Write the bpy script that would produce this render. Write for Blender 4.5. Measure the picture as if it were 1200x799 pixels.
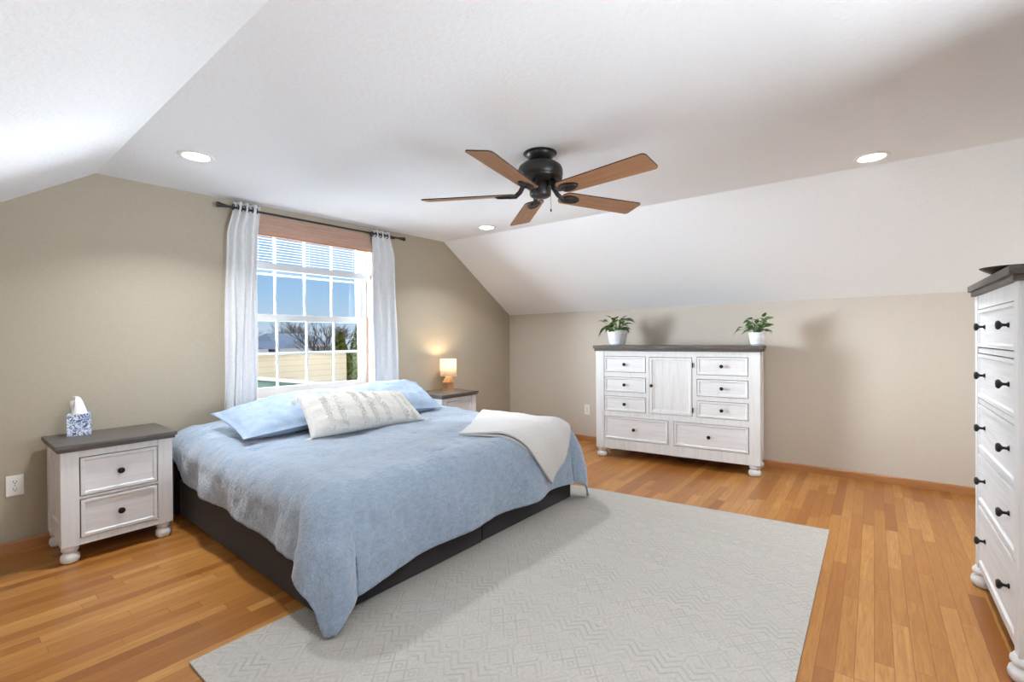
import bpy, bmesh, math, random
from mathutils import Vector, Matrix, noise
for o in list(bpy.data.objects): bpy.data.objects.remove(o)
SC = bpy.context.scene
COL = SC.collection
R = math.radians
PI = math.pi

# ------------------------------------------------------------------ camera
def set_camera():
    f, yaw, pitch, roll = 540.6, .6645, -.0054, -.0074
    fw = Vector((math.cos(pitch)*math.cos(yaw), math.cos(pitch)*math.sin(yaw), math.sin(pitch)))
    rt = Vector((math.sin(yaw), -math.cos(yaw), 0)); up = rt.cross(fw)
    r2 = math.cos(roll)*rt + math.sin(roll)*up; u2 = -math.sin(roll)*rt + math.cos(roll)*up
    cd = bpy.data.cameras.new('camera'); cam = bpy.data.objects.new('camera', cd); COL.objects.link(cam)
    cd.sensor_width = 36; cd.lens = f/1200*36; cd.clip_start = .02; cd.clip_end = 500
    m = Matrix((r2, u2, -fw)).transposed().to_4x4(); m.translation = (0, 0, 1.2)
    cam.matrix_world = m
    SC.camera = cam
set_camera()

# ------------------------------------------------------------------ light and exposure
SC.view_settings.view_transform = 'Standard'; SC.view_settings.look = 'None'
SC.view_settings.gamma = 1; SC.view_settings.use_curve_mapping = False
SC.view_settings.exposure = 0.64
SKY_STRENGTH = .60
SUN = 1.2
WIN_SIDE = 1050      # daylight from the open yard left of the window
FRONT_FILL = 350     # added fill light through the added window behind the camera
DAY = (.82, .90, 1)
WIN_TOP = 260       # daylight from the sky above the window
CAN = 9.5             # each recessed lamp
LAMP = 4.0          # bedside lamp

def set_world():
    w = bpy.data.worlds.new('sky'); SC.world = w; w.use_nodes = True
    nt = w.node_tree; nt.nodes.clear()
    out = nt.nodes.new('ShaderNodeOutputWorld'); bg = nt.nodes.new('ShaderNodeBackground')
    tc = nt.nodes.new('ShaderNodeTexCoord'); sep = nt.nodes.new('ShaderNodeSeparateXYZ'); rp = nt.nodes.new('ShaderNodeValToRGB')
    nt.links.new(tc.outputs['Generated'], sep.inputs[0]); nt.links.new(sep.outputs['Z'], rp.inputs[0])
    rp.color_ramp.elements[0].position = 0; rp.color_ramp.elements[0].color = (.62, .76, .90, 1)
    rp.color_ramp.elements[1].position = .6; rp.color_ramp.elements[1].color = (.16, .36, .82, 1)
    e = rp.color_ramp.elements.new(.10); e.color = (.40, .64, .94, 1)
    e = rp.color_ramp.elements.new(.20); e.color = (.28, .53, .92, 1)
    nt.links.new(rp.outputs[0], bg.inputs[0]); bg.inputs[1].default_value = SKY_STRENGTH
    nt.links.new(bg.outputs[0], out.inputs[0])
set_world()

def light(name, kind, loc, energy, color=(1, 1, 1), target=None, size=None, size_y=None, shape=None, spread=None):
    d = bpy.data.lights.new(name, kind); d.energy = energy; d.color = color
    o = bpy.data.objects.new(name, d); COL.objects.link(o); o.location = loc
    if target is not None:
        o.rotation_euler = (Vector(target)-Vector(loc)).to_track_quat('-Z', 'Y').to_euler()
    if kind == 'AREA':
        if shape: d.shape = shape
        if size: d.size = size
        if size_y: d.size_y = size_y
        if spread: d.spread = spread
    elif size is not None and kind == 'POINT': d.shadow_soft_size = size
    return o
sun = light('sun', 'SUN', (0, -10, 20), SUN, (1, .95, .88), target=(2.0, 0, 8)); sun.data.angle = R(1)
light('yard_daylight', 'AREA', (.25, 5.95, 1.4), WIN_SIDE*1.15, DAY, target=(2.3, 3.3, 1.45), shape='RECTANGLE', size=3.0, size_y=1.7)
light('street_daylight', 'AREA', (5.55, 6.1, 1.4), WIN_SIDE*1.1, DAY, target=(.6, 1.6, 1.5), shape='RECTANGLE', size=1.9, size_y=1.7)
light('front_fill', 'AREA', (1.75, -3.1, .66), FRONT_FILL, DAY, target=(.7, 1.2, 1.7), shape='RECTANGLE', size=2.6, size_y=1.7)  # added fill lamp outside the unseen window behind the camera
light('sky_daylight', 'AREA', (2.3, 5.2, 3.5), WIN_TOP, DAY, target=(2.2, 3.0, .9), shape='RECTANGLE', size=2.2, size_y=1.4)

# ------------------------------------------------------------------ materials
def srgb(r, g, b):
    f = lambda c: (c/255/12.92 if c/255 <= .04045 else ((c/255+.055)/1.055)**2.4)
    return (f(r), f(g), f(b), 1)
class NT:
    def __init__(s, name):
        s.m = bpy.data.materials.new(name); s.m.use_nodes = True; s.t = s.m.node_tree
        s.b = s.t.nodes['Principled BSDF']
    def n(s, kind, **kw):
        nd = s.t.nodes.new('ShaderNode'+kind)
        for k, v in kw.items():
            if k.startswith('i_'): nd.inputs[k[2:].replace('_', ' ')].default_value = v
            elif k.startswith('n_'): nd.inputs[int(k[2:])].default_value = v
            else: setattr(nd, k, v)
        return nd
    def l(s, a, b): s.t.links.new(a, b)
    def math(s, op, a, b=None, c=None):
        nd = s.t.nodes.new('ShaderNodeMath'); nd.operation = op
        for i, v in enumerate((a, b, c)):
            if v is None: continue
            if isinstance(v, (int, float)): nd.inputs[i].default_value = v
            else: s.l(v, nd.inputs[i])
        return nd.outputs[0]
    def mix(s, fac, a, b, mode='MIX'):
        nd = s.t.nodes.new('ShaderNodeMixRGB'); nd.blend_type = mode
        for i, v in enumerate((fac, a, b)):
            if isinstance(v, (int, float)): nd.inputs[i].default_value = v
            elif isinstance(v, tuple): nd.inputs[i].default_value = v
            else: s.l(v, nd.inputs[i])
        return nd.outputs[0]
    def ramp(s, fac, *stops):
        nd = s.t.nodes.new('ShaderNodeValToRGB'); cr = nd.color_ramp
        while len(cr.elements) < len(stops): cr.elements.new(.5)
        for e, (p, c) in zip(cr.elements, stops): e.position = p; e.color = c
        s.l(fac, nd.inputs[0]); return nd.outputs[0]
    def coords(s, kind='Object', scale=(1, 1, 1)):
        tc = s.n('TexCoord'); mp = s.n('Mapping'); mp.inputs['Scale'].default_value = scale
        s.l(tc.outputs[kind], mp.inputs[0]); return mp.outputs[0]
    def noise(s, vec, scale, detail=3, rough=.5, dist=0):
        nd = s.n('TexNoise', i_Scale=scale, i_Detail=detail, i_Roughness=rough, i_Distortion=dist)
        s.l(vec, nd.inputs['Vector']); return nd.outputs[0]
    def bump(s, h, strength=.3, dist=.01):
        nd = s.n('Bump', i_Strength=strength, i_Distance=dist); s.l(h, nd.inputs['Height']); s.l(nd.outputs[0], s.b.inputs['Normal'])
    def col(s, c):
        if isinstance(c, tuple): s.b.inputs['Base Color'].default_value = c
        else: s.l(c, s.b.inputs['Base Color'])
    def rough(s, v): s.b.inputs['Roughness'].default_value = v

def plain(name, c, rough=.5, metal=0, spec=.5):
    k = NT(name); k.col(c); k.rough(rough); k.b.inputs['Metallic'].default_value = metal
    k.b.inputs['Specular IOR Level'].default_value = spec; return k.m
def mottled(name, c0, c1, scale, rough=.6, stretch=(1, 1, 1), bump=0, detail=4, bdist=.002):
    k = NT(name); v = k.coords('Object', stretch); h = k.noise(v, scale, detail, .6)
    k.col(k.ramp(h, (.3, c0), (.7, c1))); k.rough(rough)
    if bump: k.bump(h, bump, bdist)
    return k.m

M = {}
M['wall'] = mottled('beige_wall_paint', srgb(205, 195, 182), srgb(209, 199, 186), 60, .75, bump=.12)
M['wall_taupe'] = mottled('darker_taupe_wall', srgb(174, 163, 144), srgb(179, 168, 149), 60, .75, bump=.12)  # darker than the other walls, used on the window wall only
M['ceiling'] = mottled('ceiling_paint', srgb(239, 239, 240), srgb(242, 242, 243), 45, .85, bump=.55, bdist=.004)
M['trim_wood'] = mottled('trim_wood', srgb(172, 118, 72), srgb(188, 132, 84), 8, .4, (1, 1, 14))
M['jamb'] = mottled('jamb_wood', srgb(214, 180, 158), srgb(226, 196, 174), 6, .5, (8, 8, .6))
M['vinyl'] = plain('window_vinyl', srgb(214, 214, 213), .35)
M['white_plastic'] = plain('white_plastic', srgb(240, 238, 232), .35)
M['slot'] = plain('socket_slot', srgb(60, 52, 46), .6)
M['bronze'] = mottled('dark_bronze', srgb(26, 23, 22), srgb(36, 32, 30), 20, .38)
M['knob'] = plain('knob_metal', srgb(28, 27, 28), .35, .3)
M['chrome'] = plain('chain_metal', srgb(170, 165, 155), .3, .8)

def floor_mat():
    k = NT('oak_strip_floor'); tc = k.n('TexCoord'); sp = k.n('SeparateXYZ'); k.l(tc.outputs['Object'], sp.inputs[0])
    x, y = sp.outputs[0], sp.outputs[1]; W = .057
    yr = k.math('DIVIDE', y, W); row = k.math('FLOOR', yr); fr = k.math('FRACT', yr)
    wn = k.n('TexWhiteNoise', noise_dimensions='1D'); k.l(row, wn.inputs['W'])
    ln = k.math('ADD', k.math('MULTIPLY', wn.outputs[0], .5), .55)
    xs = k.math('DIVIDE', k.math('ADD', x, k.math('MULTIPLY', wn.outputs[0], 37.0)), ln)
    ix = k.math('FLOOR', xs); fx = k.math('FRACT', xs)
    cb = k.n('CombineXYZ'); k.l(row, cb.inputs[0]); k.l(ix, cb.inputs[1])
    w2 = k.n('TexWhiteNoise', noise_dimensions='2D'); k.l(cb.outputs[0], w2.inputs['Vector'])
    base = k.ramp(w2.outputs[0], (0, srgb(146, 90, 38)), (.3, srgb(172, 116, 54)), (.6, srgb(186, 131, 65)), (.85, srgb(202, 148, 82)), (1, srgb(162, 102, 46)))
    gv = k.n('CombineXYZ'); k.l(k.math('ADD', k.math('MULTIPLY', x, 3.0), k.math('MULTIPLY', w2.outputs[0], 50.0)), gv.inputs[0])
    k.l(k.math('MULTIPLY', y, 42.0), gv.inputs[1]); k.l(k.math('MULTIPLY', w2.outputs[0], 20.0), gv.inputs[2])
    g = k.noise(gv.outputs[0], 1.6, 5, .62, 1.2)
    c = k.mix(k.ramp(g, (.35, (0, 0, 0, 1)), (.68, (.55, .55, .55, 1))), base, srgb(140, 84, 40))
    blot = k.noise(tc.outputs['Object'], 1.3, 3)
    c = k.mix(k.ramp(blot, (.4, (0, 0, 0, 1)), (.7, (.25, .25, .25, 1))), c, srgb(170, 104, 50))
    e1 = k.math('MINIMUM', fr, k.math('SUBTRACT', 1.0, fr)); e2 = k.math('MULTIPLY', k.math('MINIMUM', fx, k.math('SUBTRACT', 1.0, fx)), 12.0)
    gap = k.math('LESS_THAN', k.math('MINIMUM', e1, e2), .022)
    c = k.mix(k.math('MULTIPLY', gap, .5), c, srgb(96, 58, 30))
    k.col(c); k.rough(.32); k.b.inputs['Specular IOR Level'].default_value = .4
    k.bump(k.math('SUBTRACT', k.math('MULTIPLY', g, .15), gap), .12, .002)
    return k.m
M['floor'] = floor_mat()

def painted_wood(name, c0, c1, c2, stretch, rough=.55):
    k = NT(name); v = k.coords('Object', stretch); h = k.noise(v, 6, 6, .65); h2 = k.noise(k.coords('Object'), 3, 3)
    c = k.ramp(h, (.25, c0), (.5, c1), (.72, c2)); k.col(c); k.rough(rough); k.bump(h, .12, .002); return k.m
M['white_wood_v'] = painted_wood('whitewashed_wood_upright', srgb(214, 213, 212), srgb(228, 227, 226), srgb(234, 233, 233), (9, 9, .6))
M['white_wood_h'] = painted_wood('whitewashed_wood_level', srgb(215, 214, 215), srgb(230, 229, 229), srgb(236, 235, 235), (.6, 9, 12))
M['gray_top'] = painted_wood('weathered_gray_wood', srgb(70, 63, 59), srgb(92, 84, 79), srgb(112, 104, 98), (1.2, 9, 9), .5)
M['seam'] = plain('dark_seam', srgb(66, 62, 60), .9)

def fabric(name, c0, c1, cell=90, bump=.3, rough=.9, wscale=14, bd=.004):
    k = NT(name); v = k.coords('Object')
    n1 = k.noise(v, wscale, 4, .6, .4); n2 = k.noise(v, cell, 2)
    h = k.math('ADD', k.math('MULTIPLY', n1, .7), k.math('MULTIPLY', n2, .3))
    k.col(k.ramp(h, (.35, c0), (.65, c1))); k.rough(rough); k.b.inputs['Specular IOR Level'].default_value = .15
    k.b.inputs['Sheen Weight'].default_value = .15
    k.bump(h, bump, bd); return k.m
def duvet_mat():
    k = NT('crinkled_blue_cotton'); v = k.coords('Object', (1.0, 2.6, 1.6))
    n1 = k.noise(v, 30, 4, .55, .5); n2 = k.noise(k.coords('Object', (1, 1, 1)), 150, 2)
    h = k.math('ADD', k.math('MULTIPLY', n1, .8), k.math('MULTIPLY', n2, .2))
    k.col(k.ramp(h, (.3, srgb(140, 156, 175)), (.7, srgb(163, 178, 196)))); k.rough(.92)
    k.b.inputs['Specular IOR Level'].default_value = .1; k.b.inputs['Sheen Weight'].default_value = .6
    k.bump(h, .8, .011); return k.m
M['duvet'] = duvet_mat()
M['pillow'] = fabric('blue_cotton_sham', srgb(150, 167, 188), srgb(168, 184, 203), 120, .35, wscale=16, bd=.006)
M['cream'] = fabric('cream_woven_cotton', srgb(216, 210, 203), srgb(232, 228, 222), 110, .5, wscale=60)
M['fringe'] = plain('cream_yarn_fringe', srgb(236, 232, 226), .95, 0, .1)
M['charcoal'] = fabric('charcoal_upholstery', srgb(50, 46, 47), srgb(62, 58, 58), 220, .3, wscale=120, bd=.002)
M['mattress'] = fabric('mattress_ticking', srgb(120, 112, 106), srgb(134, 126, 120), 60, .2)
M['curtain'] = fabric('white_curtain_linen', srgb(216, 215, 215), srgb(226, 225, 225), 160, .15, wscale=40, bd=.002)

def throw_mat():
    k = NT('white_knit_throw'); v = k.coords('UV'); w = k.n('TexWave', i_Scale=14.0, i_Distortion=2.2, i_Detail=2.0, wave_type='BANDS', bands_direction='Y'); w.inputs['Detail Scale'].default_value = 3
    k.l(v, w.inputs['Vector']); n = k.noise(v, 120, 2)
    h = k.math('ADD', w.outputs['Fac'], k.math('MULTIPLY', n, .6))
    k.col(k.ramp(h, (.2, srgb(208, 204, 200)), (.9, srgb(226, 223, 220)))); k.rough(.95); k.bump(h, .7, .006)
    k.b.inputs['Specular IOR Level'].default_value = .1; return k.m
M['throw'] = throw_mat()

def rug_mat():
    k = NT('patterned_rug'); tc = k.n('TexCoord'); sp = k.n('SeparateXYZ'); k.l(tc.outputs['Object'], sp.inputs[0])
    x, y = sp.outputs[0], sp.outputs[1]
    P = .47
    bx = k.math('FRACT', k.math('DIVIDE', x, P))                      # position across one repeat of bands
    def band(a, b): return k.math('MULTIPLY', k.math('GREATER_THAN', bx, a), k.math('LESS_THAN', bx, b))
    def saw(v, per): return k.math('MULTIPLY', k.math('ABSOLUTE', k.math('SUBTRACT', k.math('FRACT', k.math('DIVIDE', v, per)), .5)), 2.0)
    def line(v, c, w): return k.math('LESS_THAN', k.math('ABSOLUTE', k.math('SUBTRACT', v, c)), w)
    xl = k.math('MULTIPLY', bx, P)
    dia = k.math('ADD', saw(y, .070), saw(xl, .080))                    # diamonds
    d1 = k.math('MULTIPLY', k.math('MAXIMUM', line(dia, 1.0, .13), line(dia, .38, .10)), band(.02, .34))
    zig = k.math('FRACT', k.math('ADD', k.math('DIVIDE', xl, .036), k.math('MULTIPLY', saw(y, .10), 1.3)))
    d2 = k.math('MULTIPLY', line(zig, .5, .17), band(.38, .66))
    dd = k.math('ADD', saw(y, .13), saw(xl, .15))
    d3 = k.math('MULTIPLY', k.math('MAXIMUM', line(dd, .7, .06), line(dd, 1.1, .06)), band(.70, .98))
    pat = k.math('MAXIMUM', k.math('MAXIMUM', d1, d2), d3)
    n = k.noise(tc.outputs['Object'], 7, 6, .7); n2 = k.noise(tc.outputs['Object'], 90, 3, .7)
    wear = k.math('MULTIPLY', k.ramp(n, (.35, (0, 0, 0, 1)), (.62, (1, 1, 1, 1))), k.ramp(n2, (.3, (.1, .1, .1, 1)), (.65, (1, 1, 1, 1))))
    fac = k.math('MULTIPLY', k.math('MULTIPLY', pat, wear), .62)
    base = k.mix(n, srgb(176, 170, 161), srgb(190, 185, 177)); base = k.mix(.18, base, k.ramp(n2, (.3, srgb(150, 145, 140)), (.7, srgb(236, 232, 228))))
    k.col(k.mix(fac, base, srgb(140, 134, 128))); k.rough(.98); k.b.inputs['Specular IOR Level'].default_value = .05
    k.bump(k.noise(tc.outputs['Object'], 260, 3), .5, .004); return k.m
M['rug'] = rug_mat()

def wood_mat(name, c0, c1, c2, stretch, rough=.4, sc=5):
    k = NT(name); v = k.coords('Object', stretch); h = k.noise(v, sc, 5, .6, .8)
    k.col(k.ramp(h, (.3, c0), (.5, c1), (.7, c2))); k.rough(rough); return k.m
M['blade'] = wood_mat('cherry_fan_blade', srgb(160, 112, 76), srgb(176, 128, 92), srgb(188, 142, 104), (1, 16, 16), .4, 3)
M['blade_edge'] = plain('blade_edge', srgb(52, 38, 32), .45)
M['lamp_wood'] = wood_mat('pale_lamp_wood', srgb(176, 128, 82), srgb(196, 150, 104), srgb(208, 164, 118), (6, 6, 1), .5)
M['valance'] = wood_mat('woven_wood_shade', srgb(178, 138, 118), srgb(196, 160, 140), srgb(206, 172, 154), (1, 4, 60), .6, 4)
def pot_mat():
    k = NT('white_glazed_pot'); k.col(srgb(236, 237, 240)); k.rough(.35); return k.m
M['pot'] = pot_mat()
M['soil'] = mottled('potting_soil', srgb(40, 30, 22), srgb(64, 48, 36), 60, .95)
M['leaf'] = mottled('glossy_green_leaf', srgb(50, 86, 34), srgb(104, 142, 70), 14, .4)
M['stem'] = plain('plant_stem', srgb(96, 118, 60), .6)
def shade_mat():
    k = NT('lamp_shade_linen'); nt = k.t; out = nt.nodes['Material Output']
    tr = k.n('BsdfTranslucent'); tr.inputs[0].default_value = srgb(250, 240, 226); df = k.n('BsdfDiffuse'); df.inputs[0].default_value = srgb(246, 238, 226)
    mx = k.n('MixShader'); mx.inputs[0].default_value = .6; k.l(df.outputs[0], mx.inputs[1]); k.l(tr.outputs[0], mx.inputs[2]); k.l(mx.outputs[0], out.inputs[0]); return k.m
M['shade'] = shade_mat()
def emit(name, c, s):
    k = NT(name); k.b.inputs['Emission Color'].default_value = c; k.b.inputs['Emission Strength'].default_value = s; k.col(c); return k.m
M['led'] = emit('recessed_light_lens', (1, .98, .95, 1), 3.0)
M['bulb'] = emit('warm_bulb', (1, .78, .5, 1), 5.0)
def tissue_box_mat():
    k = NT('blue_leaf_print'); v = k.coords('Object')
    w = k.n('TexVoronoi', feature='DISTANCE_TO_EDGE', i_Scale=52.0); wv = k.n('TexNoise', i_Scale=25.0, i_Detail=2.0); k.l(v, wv.inputs['Vector'])
    mx = k.n('MixRGB', n_0=.06); k.l(v, mx.inputs[1]); k.l(wv.outputs['Color'], mx.inputs[2]); k.l(mx.outputs[0], w.inputs['Vector'])
    h = k.noise(v, 30, 3); leaf = k.math('GREATER_THAN', w.outputs['Distance'], .095)
    blue = k.ramp(h, (.35, srgb(66, 84, 128)), (.5, srgb(110, 130, 176)), (.65, srgb(176, 190, 216)))
    k.col(k.mix(leaf, srgb(232, 234, 240), blue)); k.rough(.5); return k.m
M['tissue_box'] = tissue_box_mat()
M['tissue'] = plain('white_tissue', srgb(244, 242, 240), .9)
M['black_plastic'] = plain('black_plastic', srgb(30, 29, 30), .3)
def glass_mat():
    k = NT('window_glass'); out = k.t.nodes['Material Output']
    t = k.n('BsdfTransparent'); t.inputs[0].default_value = (.97, .985, .98, 1); g = k.n('BsdfGlossy'); g.inputs['Roughness'].default_value = .02
    fz = k.n('Fresnel', i_IOR=1.45); mx = k.n('MixShader'); k.l(k.math('MULTIPLY', fz.outputs[0], .3), mx.inputs[0]); k.l(t.outputs[0], mx.inputs[1]); k.l(g.outputs[0], mx.inputs[2]); k.l(mx.outputs[0], out.inputs[0]); return k.m
M['glass'] = glass_mat()
M['blind'] = plain('white_blind_slat', srgb(208, 209, 211), .45)
# outside
def siding_mat():
    k = NT('cream_lap_siding'); tc = k.n('TexCoord'); sp = k.n('SeparateXYZ'); k.l(tc.outputs['Object'], sp.inputs[0])
    f = k.math('FRACT', k.math('DIVIDE', sp.outputs[2], .115)); k.col(k.mix(k.math('MULTIPLY', k.math('LESS_THAN', f, .12), .35), srgb(226, 208, 180), srgb(170, 150, 126))); k.rough(.7); k.bump(f, .3, .01); return k.m
M['siding'] = siding_mat()
M['ext_white'] = plain('white_gutter', srgb(230, 226, 218), .5)
M['shingle'] = mottled('gray_shingle', srgb(150, 154, 158), srgb(178, 182, 186), 3, .9)
M['shingle_brown'] = mottled('brown_shingle', srgb(140, 112, 96), srgb(168, 138, 120), 3, .9)
M['house_wall'] = mottled('pale_house_wall', srgb(196, 190, 180), srgb(210, 204, 196), 2, .8)
M['house_dark'] = plain('dark_house_window', srgb(92, 100, 98), .8)  # dark window band on the far houses
M['green_wall'] = mottled('green_painted_wall', srgb(48, 70, 62), srgb(60, 84, 75), 3, .7)
M['gray_fascia'] = mottled('gray_fascia', srgb(112, 111, 102), srgb(126, 124, 115), 4, .7)
M['bark'] = mottled('pale_bark', srgb(178, 160, 142), srgb(200, 184, 166), 8, .9)
M['twig'] = mottled('brown_twig', srgb(112, 92, 80), srgb(140, 118, 102), 4, .9)
M['evergreen'] = mottled('yellow_green_evergreen', srgb(92, 96, 32), srgb(134, 132, 52), 5, .9)
M['ivy'] = mottled('ivy_green', srgb(74, 88, 40), srgb(112, 122, 62), 9, .8)
M['grass'] = mottled('winter_lawn', srgb(140, 132, 98), srgb(158, 148, 112), 1, .95)

# ------------------------------------------------------------------ mesh helpers
class MB:
    def __init__(s): s.bm = bmesh.new()
    def box(s, x0, x1, y0, y1, z0, z1, bevel=0, seg=2):
        r = bmesh.ops.create_cube(s.bm, size=1)['verts']
        for v in r: v.co = Vector(((x0+x1)/2+v.co.x*(x1-x0), (y0+y1)/2+v.co.y*(y1-y0), (z0+z1)/2+v.co.z*(z1-z0)))
        if bevel:
            es = list({e for v in r for e in v.link_edges})
            bmesh.ops.bevel(s.bm, geom=es, offset=bevel, segments=seg, profile=.7, affect='EDGES')
        return s
    def lathe(s, prof, n=32, c=(0, 0, 0), rib=None):
        rings = []
        for r, z in prof:
            rings.append([s.bm.verts.new((c[0]+r*math.cos(2*PI*i/n), c[1]+r*math.sin(2*PI*i/n), c[2]+z)) for i in range(n)])
        for a, b in zip(rings, rings[1:]):
            for i in range(n): s.bm.faces.new((a[i], a[(i+1) % n], b[(i+1) % n], b[i]))
        if prof[0][0] > 1e-5: s.bm.faces.new(list(reversed(rings[0])))
        if prof[-1][0] > 1e-5: s.bm.faces.new(rings[-1])
        return s
    def tube(s, pts, rad, n=10, cap=True):
        pts = [Vector(p) for p in pts]; rad = rad if isinstance(rad, (list, tuple)) else [rad]*len(pts); rings = []
        for i, p in enumerate(pts):
            d = (pts[min(i+1, len(pts)-1)]-pts[max(i-1, 0)]).normalized()
            a = d.orthogonal().normalized() if i == 0 else (a-d*a.dot(d)).normalized()
            b = d.cross(a)
            rings.append([s.bm.verts.new(p+rad[i]*(a*math.cos(2*PI*k/n)+b*math.sin(2*PI*k/n))) for k in range(n)])
        for A, B in zip(rings, rings[1:]):
            for k in range(n): s.bm.faces.new((A[k], A[(k+1) % n], B[(k+1) % n], B[k]))
        if cap: s.bm.faces.new(list(reversed(rings[0]))); s.bm.faces.new(rings[-1])
        return s
    def grid(s, f, nu, nv, uv=False):
        g = [[s.bm.verts.new(f(i/nu, j/nv)) for j in range(nv+1)] for i in range(nu+1)]
        ul = s.bm.loops.layers.uv.verify() if uv else None
        for i in range(nu):
            for j in range(nv):
                fc = s.bm.faces.new((g[i][j], g[i+1][j], g[i+1][j+1], g[i][j+1]))
                if uv:
                    for lp, (a, b) in zip(fc.loops, ((i, j), (i+1, j), (i+1, j+1), (i, j+1))): lp[ul].uv = (a/nu, b/nv)
        return s
    def poly(s, *pts): s.bm.faces.new([s.bm.verts.new(p) for p in pts]); return s
    def prism(s, outline, z0, z1, bevel=0):
        a = [s.bm.verts.new((x, y, z0)) for x, y in outline]; b = [s.bm.verts.new((x, y, z1)) for x, y in outline]; n = len(a)
        s.bm.faces.new(list(reversed(a))); s.bm.faces.new(b)
        for i in range(n): s.bm.faces.new((a[i], a[(i+1) % n], b[(i+1) % n], b[i]))
        return s
    def build(s, name, mat, parent=None, smooth=False, loc=(0, 0, 0), rot=(0, 0, 0), merge=0, angle=None):
        if merge: bmesh.ops.remove_doubles(s.bm, verts=s.bm.verts, dist=merge)
        bmesh.ops.recalc_face_normals(s.bm, faces=s.bm.faces)
        me = bpy.data.meshes.new(name); s.bm.to_mesh(me); s.bm.free()
        for m in (mat if isinstance(mat, (list, tuple)) else [mat]): me.materials.append(m)
        o = bpy.data.objects.new(name, me); COL.objects.link(o); o.location = loc; o.rotation_euler = rot
        if parent: o.parent = parent
        if smooth:
            me.shade_smooth()
            if angle:
                me.set_sharp_from_angle(angle=R(angle))
        return o
def empty(name, loc=(0, 0, 0), rz=0):
    o = bpy.data.objects.new(name, None); o.empty_display_size = .1; COL.objects.link(o); o.location = loc; o.rotation_euler.z = rz; return o
def tag(o, label, cat, group=None):
    o['label'] = label; o['category'] = cat
    if group: o['group'] = group
    return o
def struct(o): o['kind'] = 'structure'; return o
def copy_tree(o, parent=None):
    c = o.copy(); COL.objects.link(c)
    if parent: c.parent = parent
    for ch in list(o.children): copy_tree(ch, c)
    return c
def sstep(a, b, x):
    t = max(0, min(1, (x-a)/(b-a))); return t*t*(3-2*t)

# ------------------------------------------------------------------ room shell
WR = -.028                                         # the window wall is a touch out of square
def wy(x): return 3.875+WR*(x-.68)
BACK = -.90; LX = -.5
OX0, OX1, OZ0, OZ1 = 1.485, 2.69, .72, 2.20         # window opening
A_ = (.683, wy(.683), 2.265); B_ = (3.614, wy(3.614), 2.289); C_ = (4.75, wy(4.75), 1.504)
A2 = (.671, BACK, 2.265); B2 = (3.697, BACK, 2.265); C2 = (4.855, BACK, 1.53)
L1 = (LX, wy(LX), 1.465); L2 = (LX, BACK, 1.465)
def topz(x): return A_[2]+(B_[2]-A_[2])*(x-A_[0])/(B_[0]-A_[0])
mb = MB(); W = lambda x, z: (x, wy(x), z)
mb.poly(W(LX, 0), W(OX0, 0), W(OX0, topz(OX0)), A_, L1)
mb.poly(W(OX1, 0), W(C_[0], 0), C_, B_, W(OX1, topz(OX1)))
mb.poly(W(OX0, 0), W(OX1, 0), W(OX1, OZ0), W(OX0, OZ0))
mb.poly(W(OX0, OZ1), W(OX1, OZ1), W(OX1, topz(OX1)), W(OX0, topz(OX0)))
struct(mb.build('wall_back', M['wall_taupe']))
struct(MB().poly((C_[0], C_[1], 0), (C2[0], BACK, 0), C2, C_).build('wall_right', M['wall']))
struct(MB().poly((LX, BACK, 0), (LX, wy(LX), 0), L1, L2).build('wall_left', M['wall']))
FX0, FX1 = .80, 2.005                              # opening for the added window in the wall behind the camera
m = MB(); F_ = lambda x, z: (x, BACK, z)
m.poly(F_(LX, 0), F_(FX0, 0), F_(FX0, 2.265), A2, L2).poly(F_(FX1, 0), F_(C2[0], 0), C2, B2, F_(FX1, 2.265))
m.poly(F_(FX0, 0), F_(FX1, 0), F_(FX1, OZ0), F_(FX0, OZ0)).poly(F_(FX0, OZ1), F_(FX1, OZ1), F_(FX1, 2.265), F_(FX0, 2.265))
struct(m.build('wall_front', M['wall']))
struct(MB().poly(A_, B_, B2, A2).poly(B_, C_, C2, B2).poly(L1, A_, A2, L2).build('ceiling', M['ceiling'], merge=1e-4))
struct(MB().poly((LX, BACK, 0), (C2[0], BACK, 0), (C_[0], C_[1], 0), (LX, wy(LX), 0)).build('floor', M['floor']))
def baseboard(name, p0, p1, nrm):
    p0, p1 = Vector(p0), Vector(p1); n = Vector((nrm[0], nrm[1], 0)).normalized(); prof = [(0, 0), (.014, 0), (.014, .05), (.009, .058), (0, .06)]
    m = MB(); a = [m.bm.verts.new(p0+n*x+Vector((0, 0, z))) for x, z in prof]; b = [m.bm.verts.new(p1+n*x+Vector((0, 0, z))) for x, z in prof]
    for i in range(len(prof)): j = (i+1) % len(prof); m.bm.faces.new((a[i], a[j], b[j], b[i]))
    m.bm.faces.new(a); m.bm.faces.new(b)
    struct(m.build(name, M['trim_wood']))
baseboard('baseboard_back', W(LX, 0), W(C_[0], 0), (0, -1))
baseboard('baseboard_right', (C_[0], C_[1], 0), (C2[0], BACK, 0), (-1, 0))

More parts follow.
